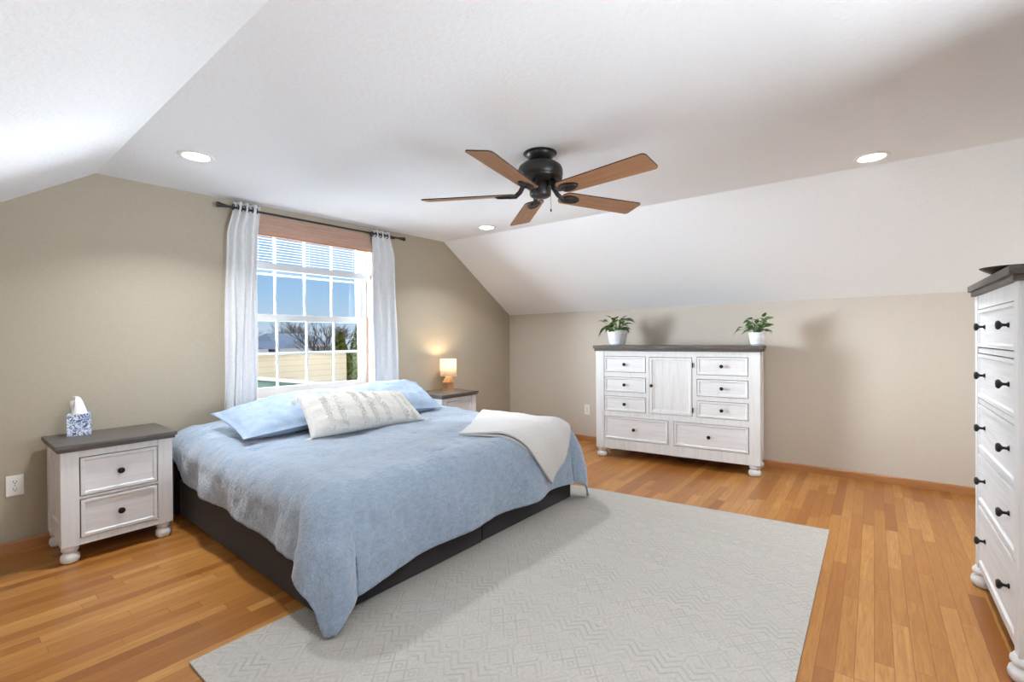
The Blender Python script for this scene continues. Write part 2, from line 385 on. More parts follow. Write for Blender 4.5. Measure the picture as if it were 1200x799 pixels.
# ------------------------------------------------------------------ window (local frame: x along wall, y=0 at the wall face, + outward)
WC = 2.0875
wroot = empty('window_1', (WC, wy(WC), 0), math.atan(WR)); struct(wroot)
hw = (OX1-OX0)/2; DEP = .155
m = MB()
m.box(-hw-.001, -hw+.012, -.001, DEP, OZ0, OZ1); m.box(hw-.012, hw+.001, -.001, DEP, OZ0, OZ1); m.box(-hw, hw, -.001, DEP, OZ1-.012, OZ1+.001)
struct(m.build('window_jamb', M['jamb'], wroot))
struct(MB().box(-hw-.02, hw+.02, -.022, DEP, OZ0-.02, OZ0+.012, .004).build('window_sill', M['jamb'], wroot))
struct(MB().box(-hw-.01, hw+.01, -.016, -.001, OZ0-.085, OZ0-.02, .003).build('window_apron', M['trim_wood'], wroot))
i0 = -hw+.012; i1 = hw-.012; zb, zt = OZ0+.012, OZ1-.012
m = MB(); m.box(i0, i0+.03, .085, DEP, zb, zt); m.box(i1-.03, i1, .085, DEP, zb, zt); m.box(i0, i1, .085, DEP, zb, zb+.02); m.box(i0, i1, .085, DEP, zt-.05, zt)
struct(m.build('window_frame', M['vinyl'], wroot))
def sash(name, y, z0, z1, rb, rt_, st=.052, rows=2, cols=4, zrow=None):
    a, b = i0+.03, i1-.03
    m = MB(); m.box(a, a+st, y, y+.03, z0, z1, .003); m.box(b-st, b, y, y+.03, z0, z1, .003); m.box(a+st, b-st, y, y+.03, z0, z0+rb, .003); m.box(a+st, b-st, y, y+.03, z1-rt_, z1, .003)
    so = struct(m.build(name, M['vinyl'], wroot))
    gx0, gx1, gz0, gz1 = a+st, b-st, z0+rb, z1-rt_
    m = MB()
    for c in range(1, cols): x = gx0+(gx1-gx0)*c/cols; m.box(x-.008, x+.008, y+.008, y+.022, gz0, gz1)
    zr = (gz0+gz1)/2; m.box(gx0, gx1, y+.009, y+.021, zr-.008, zr+.008)
    struct(m.build('muntin_grid', M['vinyl'], so))
    struct(MB().box(gx0-.002, gx1+.002, y+.014, y+.016, gz0-.002, gz1+.002).build('pane', M['glass'], so))
sash('upper_sash', .122, 1.36, zt-.045, .05, .05)
sash('lower_sash', .088, zb+.018, 1.415, .06, .055)

struct(MB().box(-.6, 5.0, -2.3, BACK-.01, 2.34, 2.42).build('added_eave', M['vinyl']))    # added unseen eave, keeps the sun out of the added window behind the camera
w2 = copy_tree(wroot); w2.name = 'added_window'; w2.location = ((FX0+FX1)/2, BACK, 0); w2.rotation_euler.z = PI  # added window out of view, lets the front fill lamp into the room
# blind: wood valance, raised slats, bottom rail
bl = empty('window_blind', (WC, wy(WC), 0), math.atan(WR))
tag(bl, 'white slatted window blind raised high under a wood toned valance', 'blind')
m = MB()
for i in range(13):
    z = 2.046+i*.0118; m.box(-hw-.012, hw-.004, -.030, -.008-.0015*(i % 2), z, z+.0108, .002, 1)
m.build('valance', M['valance'], bl)
MB().box(-hw-.012, hw-.004, -.033, -.004, 2.036, 2.046, .002).build('valance_rail', M['trim_wood'], bl)
m = MB()
for i in range(9):
    z = 1.848+i*.0225
    m.bm.verts.ensure_lookup_table(); k0 = len(m.bm.verts); m.box(-hw+.016, hw-.016, .030, .054, z, z+.0018)
m.build('slats', M['blind'], bl)
MB().box(-hw+.014, hw-.014, .014, .068, 1.775, 1.83, .006).build('bottom_rail', M['blind'], bl)
m = MB()
for x in (-.42, 0, .42): MB().tube([(x, .042, 1.83), (x, .042, 2.05)], .0012, 6).build('ladder_cord', M['blind'], bl)

# curtain rod and curtains
RZ = 2.20
rod = empty('curtain_rod', (WC, wy(WC), 0), math.atan(WR)); tag(rod, 'thin black curtain rod running above the window', 'curtain rod')
ry = -.075
MB().tube([(-.68, ry, RZ), (.86, ry, RZ+.012)], .0085, 12).build('rod', M['bronze'], rod, True, angle=40)
for sx, z in ((-.68, RZ), (.86, RZ+.012)):
    d = -1 if sx < 0 else 1
    MB().tube([(sx, ry, z), (sx+d*.012, ry, z), (sx+d*.045, ry, z), (sx+d*.062, ry, z), (sx+d*.07, ry, z)], [.010, .012, .016, .021, .019], 16).build('finial', M['bronze'], rod, True, angle=40)
for sx in (-.60, .80):
    MB().tube([(sx, -.001, RZ+.005), (sx, ry, RZ+.005)], .006, 8).box(sx-.012, sx+.012, -.008, -.001, RZ-.035, RZ+.04, .003).tube([(sx-.006, ry, RZ+.005), (sx+.006, ry, RZ+.005)], .013, 14).build('bracket', M['bronze'], rod, True, angle=40)

def curtain(loc_l, loc_r, bot_l, bot_r, z0, folds, seed, label):
    root = empty('curtain', (WC, wy(WC), 0), math.atan(WR)); tag(root, label, 'curtain', 'curtains hanging from the rod')
    rnd = random.Random(seed)
    def f(u, v):
        t = 1-v; z = RZ+.045-(RZ+.045-z0)*t
        w = sstep(0, .16, t); a = loc_l+(bot_l-loc_l)*(.55*w+.45*t); b = loc_r+(bot_r-loc_r)*(.55*w+.45*t)
        uu = u+.018*math.sin(7*u+3*t+seed)*t
        ph = folds*2*PI*uu
        amp = .021-.006*t+.006*math.sin(5*u+seed)*t
        y = ry+amp*math.sin(ph)+.005*math.sin(2.3*ph+4*t+seed)*t
        return Vector((a+(b-a)*u+.004*math.sin(9*t+8*u), y, z))
    o = MB().grid(f, 120, 60).build('panel', M['curtain'], root, True)
    md = o.modifiers.new('thick', 'SOLIDIFY'); md.thickness = .0025
    n = int(folds*2)
    for i in range(n+1):
        u = (i*.5)/folds
        if u > .99: continue
        p = f(u, 1-.045/(RZ+.045-z0))
        mg = MB(); ang = 0
        for k in range(20):
            pass
        ring = [(p.x, p.y+.021*math.cos(2*PI*k/20), RZ+.004+.021*math.sin(2*PI*k/20)) for k in range(21)]
        mg.tube(ring, .004, 6, False); mg.build('grommet', M['bronze'], root, True)
curtain(-.637, -.452, -.72, -.485, .62, 3.5, 1.0, 'white grommet curtain panel left of the window, near the tissue box')
curtain(.553, .745, .558, .845, .62, 3.0, 2.4, 'white grommet curtain panel right of the window, near the lit lamp')

# ------------------------------------------------------------------ outlets
def outlet(loc, rz, label):
    o = empty('power_outlet', loc, rz); tag(o, label, 'outlet', 'wall outlets')
    MB().box(-.036, .036, -.007, 0, -.058, .058, .003).build('cover_plate', M['white_plastic'], o)
    for z in (.021, -.021):
        m = MB(); m.tube([(0, -.0075, z), (0, -.0095, z)], .0165, 24); r = m.build('receptacle', M['white_plastic'], o)
        s = MB(); s.box(-.0075, -.005, -.0105, -.009, z-.002, z+.008); s.box(.005, .0075, -.0105, -.009, z-.002, z+.007); s.tube([(0, -.009, z-.008), (0, -.0105, z-.008)], .003, 10); s.build('slots', M['slot'], r)
    MB().tube([(0, -.007, 0), (0, -.0085, 0)], .0032, 12).build('screw', M['chrome'], o)
outlet((.318, wy(.318)-.001, .378), math.atan(WR), 'white wall outlet beside the nightstand with the tissue box')
outlet((C_[0]+.025, 2.63, .365), R(-90)+.02, 'white wall outlet low on the wall beside the wide dresser')

# ------------------------------------------------------------------ case furniture
def front_panel(x0, x1, z0, z1, yf, th=.02, frame=.014, kind='drawer'):
    m = MB(); m.box(x0, x1, yf, yf+th, z0, z1)
    m.bm.faces.ensure_lookup_table(); fs = [f for f in m.bm.faces if f.normal.y < -.9] or [min(m.bm.faces, key=lambda f: f.calc_center_median().y)]
    f = min(m.bm.faces, key=lambda f: f.calc_center_median().y)
    bmesh.ops.inset_region(m.bm, faces=[f], thickness=frame, depth=0)
    r = bmesh.ops.inset_region(m.bm, faces=[f], thickness=.004, depth=-.0045)
    bmesh.ops.inset_region(m.bm, faces=[f], thickness=.005, depth=-.003)
    if kind == 'door':
        bmesh.ops.inset_region(m.bm, faces=[f], thickness=.02, depth=0)
        bmesh.ops.inset_region(m.bm, faces=[f], thickness=.004, depth=-.003)
    return m
def knob_mesh(x, y, z, s=1):
    m = MB(); p = [(.009*s, 0), (.0085*s, .003*s), (.005*s, .006*s), (.005*s, .015*s), (.010*s, .019*s), (.0155*s, .023*s), (.016*s, .028*s), (.012*s, .032*s), (.0001, .0335*s)]
    m.lathe(p, 20)
    for v in m.bm.verts: v.co = Vector((x+v.co.x, y-v.co.z, z+v.co.y))
    return m
FOOT = lambda h, r: [(r*.55, 0), (r*.8, h*.02), (r*.97, h*.14), (r, h*.30), (r*.93, h*.46), (r*.72, h*.56), (r*.66, h*.60), (r*.80, h*.66), (r*.90, h*.75), (r*.88, h*.86), (r*.74, h*.93), (r*.72, h)]
def case(name, W, D, z0, z1, zt, over, post, cells, foot_r, knob_s=1, loc=(0, 0, 0), rz=0):
    root = empty(name, loc, rz); x0, x1 = -W/2, W/2; yf, yb = -D/2, D/2
    # carcass: back body + face frame around the cells + corner posts + side panels
    m = MB(); m.box(x0+.02, x1-.02, yf+.03, yb, z0+.02, z1)
    xs = sorted({x0, x1, *[c[0] for c in cells], *[c[1] for c in cells]}); zs = sorted({z0, z1, *[c[2] for c in cells], *[c[3] for c in cells]})
    xs[0] += .006; xs[-1] -= .006
    for a, b in zip(xs, xs[1:]):
        za = None
        for c, d in list(zip(zs, zs[1:]))+[(None, None)]:
            mx = (a+b)/2; inside = c is None or any(q[0] < mx < q[1] and q[2] < (c+d)/2 < q[3] for q in cells)
            if inside:
                if za is not None: m.box(a, b, yf+.006, yf+.04, za, last); za = None
            else:
                if za is None: za = c
                last = d
    for xa, xb in ((x0, x0+post), (x1-post, x1)):
        m.box(xa, xb, yf, yf+post, z0, z1, .004); m.box(xa, xb, yb-post, yb, z0, z1, .004)
    for s in (x0, x1):
        a, b = (s+.006, s+.03) if s < 0 else (s-.03, s-.006)
        m.box(a, b, yf+post, yb-post, z0+.01, z0+.10); m.box(a, b, yf+post, yb-post, z1-.08, z1)
    m.build('carcass', M['white_wood_v'], root)
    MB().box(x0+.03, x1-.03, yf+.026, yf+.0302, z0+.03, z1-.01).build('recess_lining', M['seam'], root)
    # top slab with a stepped underside
    m = MB(); h = zt-z1
    m.box(x0-over, x1+over, yf-over, yb+.004, z1+h*.42, zt, .006); m.box(x0-over*.55, x1+over*.55, yf-over*.55, yb+.002, z1, z1+h*.42, .004)
    m.build('top', M['gray_top'], root)
    for sx in (-1, 1):
        for y in (yf+post*.55, yb-post*.55):
            MB().lathe(FOOT(z0+.002, foot_r), 28, (sx*(W/2-post*.55), y, 0)).build('foot', M['white_wood_v'], root, True)
    for q in cells:
        a, b, c, d, kind, knobs = q; g = .005
        p = front_panel(a+g, b-g, c+g, d-g, yf+.002, kind=kind, frame=.02 if kind == 'drawer' else .03).build(kind, M['white_wood_h'] if kind == 'drawer' else M['white_wood_v'], root)
        for kx, kz in knobs:
            kk = knob_mesh(kx, yf+.009, kz, knob_s).build('knob', M['knob'], p, True); kk['label'] = 'round black metal knob'
        if kind == 'door':
            for hz in (c+.06, d-.07): MB().tube([(b+.004, yf, hz-.022), (b+.004, yf, hz+.022)], .005, 10).build('hinge', M['knob'], p, True)
    return root

# near nightstand
NW, ND = .50, .43
nx = .694
cells = [(-.174, .176, .353, .568, 'drawer', [(0, .462)]), (-.174, .176, .125, .338, 'drawer', [(0, .232)])]
ns = case('nightstand', NW, ND, .09, .605, .645, .022, .072, cells, .041, 1.05, (nx, 3.41+ND/2, 0), 0)
tag(ns, 'white two drawer nightstand with dark gray top, holding the tissue box', 'nightstand', 'nightstands on either side of the bed')
ns2 = copy_tree(ns); ns2.location = (3.40, 3.375+ND/2-.02, -.0); ns2.rotation_euler.z = 0
ns2['label'] = 'white nightstand with dark top beyond the bed, holding the lit lamp'

# dresser
def dcells():
    o = .672; c = []
    for z0_, z1_ in ((.858, 1.018), (.663, .812), (.470, .622)):
        c.append((.024-o, .44-o, z0_, z1_, 'drawer', [((.024+.44)/2-o, (z0_+z1_)/2)]))
    for z0_, z1_ in ((.858, 1.022), (.665, .822), (.473, .626)):
        c.append((.90-o, 1.32-o, z0_, z1_, 'drawer', [(1.108-o, (z0_+z1_)/2)]))
    c.append((.47-o, .862-o, .474, 1.014, 'door', [(.497-o, .742)]))
    c.append((.022-o, .648-o, .190, .419, 'drawer', [(.323-o, .303)]))
    c.append((.696-o, 1.322-o, .190, .419, 'drawer', [(1.001-o, .303)]))
    return c
th = R(-83.9); dx, dy = math.cos(th), math.sin(th); DD = .42
px_, py_ = 4.222+dx*.672, 2.157+dy*.672
dr = case('dresser', 1.475, DD, .095, 1.068, 1.122, .022, .085, dcells(), .05, 1.0, (px_-dy*DD/2, py_+dx*DD/2, 0), th)
tag(dr, 'wide white dresser with gray wood top, center door and eight drawers', 'dresser')

# tall chest
cc = [(1.140, 1.322), (.903, 1.117), (.662, .880), (.412, .645), (.115, .398)]
cells = [(-.365, .365, a, b, 'drawer', [(-.235, (a+b)/2+.006), (.235, (a+b)/2+.006)]) for a, b in cc]
CD = .44
ch = case('chest_of_drawers', .84, CD, .09, 1.385, 1.437, .024, .055, cells, .052, 1.1, (2.725, -.388-CD/2, 0), PI)
tag(ch, 'tall white five drawer chest with gray wood top at right edge', 'chest of drawers')
m = MB(); m.lathe([(.045, 0), (.052, .003), (.070, .014), (.082, .023), (.083, .026), (.078, .025), (.064, .014), (.045, .006), (.0001, .005)], 40)
ty = m.build('small_dish', M['black_plastic'], None, True, (2.60, -.415, 1.4375), (0, 0, .2)); tag(ty, 'small black dish lying on top of the tall chest', 'dish')

# ------------------------------------------------------------------ bed
BR = -.02; BX, BY = 1.035, 1.822                   # foot-left corner of the bed base; local x to the right, y to the head
BW, BL = 1.95, 1.92
def bedw(x, y, z): c, s = math.cos(BR), math.sin(BR); return Vector((BX+c*x-s*y, BY+s*x+c*y, z))
bed = empty('bed', (BX, BY, 0), BR); tag(bed, 'low king bed frame of dark charcoal upholstered boxes', 'bed')
MB().box(0, .968, 0, BL, .012, .25, .012, 3).build('base_box', M['charcoal'], bed, True, angle=40)
MB().box(.980, BW, .006, BL, .012, .25, .012, 3).build('base_box', M['charcoal'], bed, True, angle=40)
for x, y in ((.08, .08), (.88, .08), (1.06, .08), (1.87, .08), (.08, 1.84), (.88, 1.84), (1.06, 1.84), (1.87, 1.84)):
    MB().lathe([(.03, 0), (.03, .014)], 16, (x, y, 0)).build('glide', M['black_plastic'], bed)
MB().box(-.03, BW+.01, BL, BL+.07, .012, .44, .015, 3).build('headboard', M['charcoal'], bed, True, angle=40)
mt = MB().box(.03, BW-.03, .03, BL-.01, .252, .50, .05, 4).build('mattress', M['mattress'], None, True, (BX, BY, 0), (0, 0, BR))
tag(mt, 'thick mattress showing in the gap between blue comforter and charcoal base', 'mattress')

# drape: cloth coordinates (a, b) on the bed -> local bed position
def drape(a, b, off=0, sag=1):
    r = .13; inx = max(.10, min(BW-.10, a)); iny = max(.10, min(BL+.3, b))
    dxx, dyy = a-inx, b-iny; d = math.hypot(dxx, dyy)
    top = .553+off+.045*sstep(.9, 1.9, b)*(1-sstep(.2, 1.1, a)*.6)+.012*noise.noise(Vector((a*2.2, b*2.2, 3)))
    top -= .03*sstep(.4, 0, min(a, BW-a))*(1 if d < 1e-6 else 1)*0
    if d < 1e-6: return Vector((a, b, top)), Vector((0, 0, 1))
    n = Vector((dxx/d, dyy/d, 0)); q = r*PI/2
    ang = math.atan2(n.y, n.x)
    if d < q:
        t = d/r; h = r*math.sin(t); drop = r*(1-math.cos(t)); nr = n*math.sin(t)+Vector((0, 0, math.cos(t)))
    else:
        e = d-q; h = r+.06*e; drop = r+e*.995; nr = n
    corner = abs(n.x*n.y)*2
    p = Vector((inx, iny, 0))+n*(h+off+.075*corner*sstep(.05, .35, d))
    return Vector((p.x, p.y, top-(off if d > q*.6 else 0)*min(1, (d-q*.6)/.05 if d > q*.6 else 0)-drop)), nr

def duvet():
    root_loc = (BX, BY, 0)
    def edges(u):                                   # foot overhang (cloth length past y=.10) along the width
        return 0
    NU, NV = 190, 170
    def f(u, v):
        # left/right overhang vary along the length, foot overhang along the width
        yb = v; xl = .10-(.355+.015*sstep(.5, 0, v)-.13*sstep(.82, 1, v)+.010*math.sin(9*v)); xr = BW-.10+.40
        a = xl+(xr-xl)*u
        fo = .475+.045*sstep(.42, .12, u)+.006*math.sin(11*u+1)+.03*sstep(.9, 1, u)
        b0 = .10-fo; b = b0+(BL+.0-b0)*v
        p, n = drape(a, b)
        # wrinkles and folds
        d = max(0, .1-a, a-(BW-.1)); e = max(0, .1-b); hang = max(d, e)
        w = noise.noise(Vector((a*4.5, b*6, 1)))*.015+noise.noise(Vector((a*14, b*20, 5)))*.006
        w += .5*noise.noise(Vector((a*30, b*44, 8)))*.005
        fold = .022*sstep(.15, .5, hang)*math.sin((b if d > e else a)*11+2*noise.noise(Vector((a, b, 2))))
        if d > 0 and e > 0:
            an = math.atan2(e, d); fold = abs(fold)*.4+.030*sstep(.1, .55, math.hypot(d, e))*(1+math.cos(8*an-3.1))*.5
        p = p+n*(w+fold+.012)
        # tufting creases
        for (tx, ty) in ((.30, .55), (1.0, .62), (1.55, .45), (.5, 1.15), (1.2, 1.1), (.12, 1.0), (.75, .12), (1.35, .08)):
            q = math.hypot((a-tx)*.42, (b-ty+.15*(a-tx))*1.9)
            if q < .05: p -= n*.020*(1-q/.05)**1.5
        p.z = max(p.z, .024)
        return p
    o = MB().grid(f, NU, NV).build('comforter', M['duvet'], None, True, root_loc, (0, 0, BR))
    md = o.modifiers.new('thick', 'SOLIDIFY'); md.thickness = .012; md.offset = 1
    tag(o, 'crinkled light blue comforter draped over the king bed', 'comforter')
duvet()

def cushion(name, corners, thick, mat, flange=.0, seed=0, n=44, pinch=.10, wr=.006, parent=None):
    c = [Vector(p) for p in corners]                # bl, br, tr, tl (world)
    cen = sum(c, Vector())/4; nrm = ((c[1]-c[0]).cross(c[3]-c[0])).normalized()
    def pt(u, v, side):
        x, y = 2*u-1, 2*v-1
        ex = 1-pinch*.5*(1-abs(y)**2.2)*abs(x)**4; ey = 1-pinch*.5*(1-abs(x)**2.2)*abs(y)**4
        uu, vv = (x*ex+1)/2, (y*ey+1)/2
        p = c[0]*(1-uu)*(1-vv)+c[1]*uu*(1-vv)+c[2]*uu*vv+c[3]*(1-uu)*vv
        fx = 1-flange; q = max(0, 1-(abs(x)/fx)**2.6)*max(0, 1-(abs(y)/fx)**2.6)
        h = thick/2*q**.5
        w = (noise.noise(Vector((x*2.2+seed, y*2.2, seed)))*wr*1.5+noise.noise(Vector((x*6+seed, y*5, seed+4)))*wr)*min(1, q*3)
        return p+nrm*side*(h+.003+w*(1 if side > 0 else 0))
    m = MB(); m.grid(lambda u, v: pt(u, v, 1), n, n); m.grid(lambda u, v: pt(u, v, -1), n, n)
    # close the rim
    bd = [e for e in m.bm.edges if len(e.link_faces) == 1]
    bmesh.ops.bridge_loops(m.bm, edges=bd)
    for v in m.bm.verts: v.co -= cen
    return m.build(name, mat, parent, True, cen)
p1 = cushion('pillow', [(1.14, 2.88, .625), (2.02, 2.90, .67), (2.06, 3.52, .80), (1.17, 3.46, .715)], .17, M['pillow'], .07, 1.3, wr=.010)
tag(p1, 'light blue flanged pillow at the bed head on the tissue box side', 'pillow', 'light blue pillows at the bed head')
p2 = cushion('pillow', [(1.98, 2.98, .655), (2.80, 2.97, .600), (2.93, 3.48, .79), (2.08, 3.52, .79)], .17, M['pillow'], .05, 4.7, wr=.010)
tag(p2, 'light blue pillow at the bed head on the lit lamp side', 'pillow', 'light blue pillows at the bed head')

def lumbar():
    cs = [(1.475, 2.74, .590), (2.365, 2.715, .585), (2.29, 2.92, .795), (1.475, 2.92, .845)]
    o = cushion('lumbar_pillow', cs, .15, M['cream'], .0, 8.1, n=64, pinch=.05, wr=.004)
    tag(o, 'long cream lumbar pillow with tufted fringe rows and corner tassels', 'pillow')
    cen = o.location.copy(); c = [Vector(p) for p in cs]; nrm = ((c[1]-c[0]).cross(c[3]-c[0])).normalized()
    rnd = random.Random(3)
    def surf(u, v):
        x, y = 2*u-1, 2*v-1; q = max(0, 1-abs(x)**2.6)*max(0, 1-abs(y)**2.6)
        p = c[0]*(1-u)*(1-v)+c[1]*u*(1-v)+c[2]*u*v+c[3]*(1-u)*v
        return p+nrm*(.075*q**.5+.004)
    up_ = (c[3]-c[0]).normalized(); rt_ = (c[1]-c[0]).normalized()
    for i, us in enumerate((.16, .26, .43, .53, .64, .82, .90)):
        m = MB()
        for k in range(170):
            v = .04+.93*rnd.random(); u = us+rnd.uniform(-.022, .022); p = surf(u, v)
            d = (nrm*rnd.uniform(.25, .7)+rt_*rnd.uniform(-1, 1)+up_*rnd.uniform(-.8, .6)).normalized(); L = rnd.uniform(.006, .012)
            m.tube([p-nrm*.003-cen, p+d*L*.6-cen, p+d*L+Vector((0, 0, -.004))-cen], [.0034, .0036, .0022], 5)
        f = m.build('fringe_row', M['fringe'], o, True); f['kind'] = 'stuff'
    for j, cp in enumerate(c):
        out = (cp-cen); out.z = 0; out.normalize()
        m = MB(); base = cp-cen
        if j < 2: tip = base+out*.05+Vector((0, -.02, -.012))
        else: tip = base+out*.03+Vector((0, -.03, -.045))
        for k in range(26):
            a = rnd.uniform(0, 2*PI); sp = rnd.uniform(0, .017); q = Vector((math.cos(a)*sp, math.sin(a)*sp*.6, math.sin(a)*sp))
            m.tube([base*.985, base+(tip-base)*.35+q*.5, tip+q], [.004, .0032, .002], 5)
        m.build('tassel', M['fringe'], o, True)
lumbar()

def throw():
    A, B, C, D = Vector((1.03, .25)), Vector((1.90, .83)), Vector((2.0, .12)), Vector((1.56, -.29))   # cloth coordinates on the bed
    def mk(off, A, B, C, D, seed):
        def f(u, v):
            p = A*(1-u)*(1-v)+D*u*(1-v)+C*u*v+B*(1-u)*v
            p += Vector((.02*math.sin(5*v+seed), .02*math.sin(4*u+2*seed)))
            P, n = drape(p.x, p.y, 0)
            d = max(0, .1-p.y)
            return P+n*(.022+off+.006*noise.noise(Vector((p.x*6, p.y*6, seed)))+.010*math.sin(16*v+3*u+seed)*sstep(.1, .6, u)*.6)
        return f
    m = MB(); m.grid(mk(.020, A, B, C, D, 0.), 70, 60, True)
    m.grid(mk(.004, A+Vector((.01, .0)), B+Vector((-.02, .0)), C+Vector((-.03, .03)), D+Vector((-.05, .05)), 1.7), 60, 50, True)
    o = m.build('throw_blanket', M['throw'], None, True, (BX, BY, 0), (0, 0, BR))
    md = o.modifiers.new('thick', 'SOLIDIFY'); md.thickness = .012; md.offset = 1
    tag(o, 'white knit throw blanket folded over the bed corner nearest the dresser', 'throw blanket')
throw()

# ------------------------------------------------------------------ rug
def rug():
    q = [Vector((.598, 2.0)), Vector((3.235, 1.985)), Vector((3.425, .215)), Vector((.603, .215))]
    def f(u, v):
        p = (q[3]*(1-v)+q[0]*v)*(1-u)+(q[2]*(1-v)+q[1]*v)*u
        return Vector((p.x, p.y, .010))
    m = MB(); m.grid(f, 40, 24)
    r = m.build('area_rug', M['rug']); md = r.modifiers.new('thick', 'SOLIDIFY'); md.thickness = .009; md.offset = -1
    tag(r, 'large pale gray rug with faded geometric pattern on the oak floor', 'rug')
rug()

# ------------------------------------------------------------------ tissue box
tb = empty('tissue_box', (.573, 3.74, .645), R(-12)); tag(tb, 'blue and white leaf print tissue box on the nightstand', 'tissue box')
m = MB(); m.box(-.052, .052, -.052, .052, .0005, .125, .002)
m.build('box', M['tissue_box'], tb)
m = MB(); m.lathe([(.030, .1252), (.032, .1262), (.0001, .1264)], 24); m.build('opening_rim', M['white_plastic'], tb)
m = MB()
def tf(u, v):
    a = u*2*PI; r = .024*(1-v)**.7+.006+.010*math.sin(3*a+1)*(v)*(1-.3*v); lean = -.018*v
    return Vector((lean+r*math.cos(a)*1.25+.01*v*math.sin(2*a), r*math.sin(a)*.75, .123+.095*v*(1-.16*math.cos(a-2.2)*v)))
m.grid(tf, 40, 14)
t_ = m.build('tissue', M['tissue'], tb, True, merge=1e-5); t_['label'] = 'white tissue pulled up out of the box'

# ------------------------------------------------------------------ bedside lamp
lp = empty('table_lamp', (3.50, 3.62, .646)); tag(lp, 'small lit lamp with white drum shade and pale wood base', 'lamp')
m = MB(); n = 24; 
m.lathe([(.060, 0), (.062, .004), (.060, .010), (.054, .012), (.054, .078), (.060, .080), (.062, .086)], 32)
for k in range(18):
    a = 2*PI*k/18; m.tube([(.056*math.cos(a), .056*math.sin(a), .010), (.056*math.cos(a), .056*math.sin(a), .080)], .006, 8)
m.build('base', M['lamp_wood'], lp, True, angle=40)
MB().lathe([(.064, .086), (.062, .092), (.030, .142), (.016, .150), (.012, .168), (.0001, .170)], 32).build('cone_neck', M['lamp_wood'], lp, True, angle=40)
so = MB().lathe([(.088, .155), (.088, .335)], 48); 
for f in [f for f in so.bm.faces if len(f.verts) > 10]: so.bm.faces.remove(f)
so = so.build('lamp_shade', M['shade'], lp, True); md = so.modifiers.new('t', 'SOLIDIFY'); md.thickness = .0015
m = MB()
for z in (.155, .335): MB().tube([(.0885*math.cos(2*PI*k/40), .0885*math.sin(2*PI*k/40), z) for k in range(41)], .0022, 6, False).build('shade_trim', M['white_plastic'], so, True)
MB().lathe([(.0001, .170), (.012, .172), (.012, .195), (.022, .215), (.026, .235), (.020, .256), (.0001, .264)], 20).build('bulb', M['bulb'], lp, True)
light('table_lamp_light', 'POINT', (3.50, 3.62, .646+.28), LAMP, (1, .74, .45), size=.03)

# ------------------------------------------------------------------ plants
def leaf(m, base, direction, L, Wd, droop, roll=0):
    d = Vector(direction).normalized(); up_ = Vector((0, 0, 1)); sd = d.cross(up_)
    if sd.length < .1: sd = Vector((1, 0, 0))
    sd.normalize(); nr = sd.cross(d).normalized(); sd = (sd*math.cos(roll)+nr*math.sin(roll)); nr = sd.cross(d).normalized()
    prof = [0, .62, .95, 1, .9, .7, .45, .2, 0]; N = len(prof)-1; rows = []
    for i, w in enumerate(prof):
        t = i/N; c = Vector(base)+d*L*t+Vector((0, 0, -droop*L*t*t)); hw_ = Wd/2*w
        back = -d*L*.10*math.sin(PI*min(1, t*2.5)) if t < .4 else Vector()
        rows.append([m.bm.verts.new(c+back-sd*hw_+nr*hw_*.25), m.bm.verts.new(c+back*.5-sd*hw_*.5+nr*hw_*.06), m.bm.verts.new(c-nr*.0), m.bm.verts.new(c+back*.5+sd*hw_*.5+nr*hw_*.06), m.bm.verts.new(c+back+sd*hw_+nr*hw_*.25)])
    for a, b in zip(rows, rows[1:]):
        for k in range(4): m.bm.faces.new((a[k], a[k+1], b[k+1], b[k]))
def plant(loc, r, h, label, leaves, seed):
    root = empty('potted_plant', loc); tag(root, label, 'plant', 'potted plants on the dresser')
    prof = [(r*.70, .008), (r*.74, .010)]
    NB = 16
    for i in range(NB*4+1):
        t = i/(NB*4); prof.append((r*(.76+.24*t**.8)+r*.012*math.sin(2*PI*t*7), .012+(h-.016)*t))
    prof += [(r*.99, h), (r*.90, h), (r*.88, h-.02)]
    MB().lathe(prof, 44).build('pot', M['pot'], root, True, angle=50)
    MB().lathe([(r*.62, .0005), (r*.66, .004), (r*.66, .0085)], 32).build('saucer_foot', M['pot'], root, True)
    MB().lathe([(.0001, h-.022), (r*.89, h-.022)], 32).build('soil', M['soil'], root)
    m = MB(); st = MB(); rnd = random.Random(seed)
    for (ax, ay, az, L, droop) in leaves:
        tip = Vector((ax, ay, az)); b0 = Vector((ax*.25, ay*.25, h-.02)); mid = (b0+tip)/2+Vector((0, 0, .02))
        st.tube([b0, mid, tip], [.0022, .0018, .0012], 6)
        out = Vector((ax+rnd.uniform(-.03, .03), ay+rnd.uniform(-.03, .03), (az-h)*.25)); out.normalize()
        leaf(m, tip, out+Vector((0, 0, rnd.uniform(-.2, .35))), L, L*.72, droop, rnd.uniform(-.6, .6))
    st.build('stems', M['stem'], root, True)
    fo = m.build('foliage', M['leaf'], root, True); md = fo.modifiers.new('t', 'SOLIDIFY'); md.thickness = .0012
rnd = random.Random(5)
def bush(n, spread, zl, zh, seed, lean=(0, 0), Lr=(.05, .075)):
    r_ = random.Random(seed); out = []
    for i in range(n):
        a = 2*PI*i/n+r_.uniform(-.3, .3); q = spread*math.sqrt(r_.uniform(.1, 1))
        out.append((q*math.cos(a)+lean[0]*r_.random(), q*math.sin(a)+lean[1]*r_.random(), r_.uniform(zl, zh)-.25*q, r_.uniform(*Lr), r_.uniform(.15, .6)))
    return out
l1 = bush(42, .10, .175, .30, 4, Lr=(.065, .09))+[(-.04, .14, .25, .07, .5), (-.03, .115, .18, .085, 1.1), (-.02, -.13, .245, .08, .4), (-.05, .08, .19, .08, 1.0)]
plant((4.44, 2.09, 1.1225), .104, .155, 'green pothos in white ribbed pot on the dresser end nearest the bed', l1, 3)
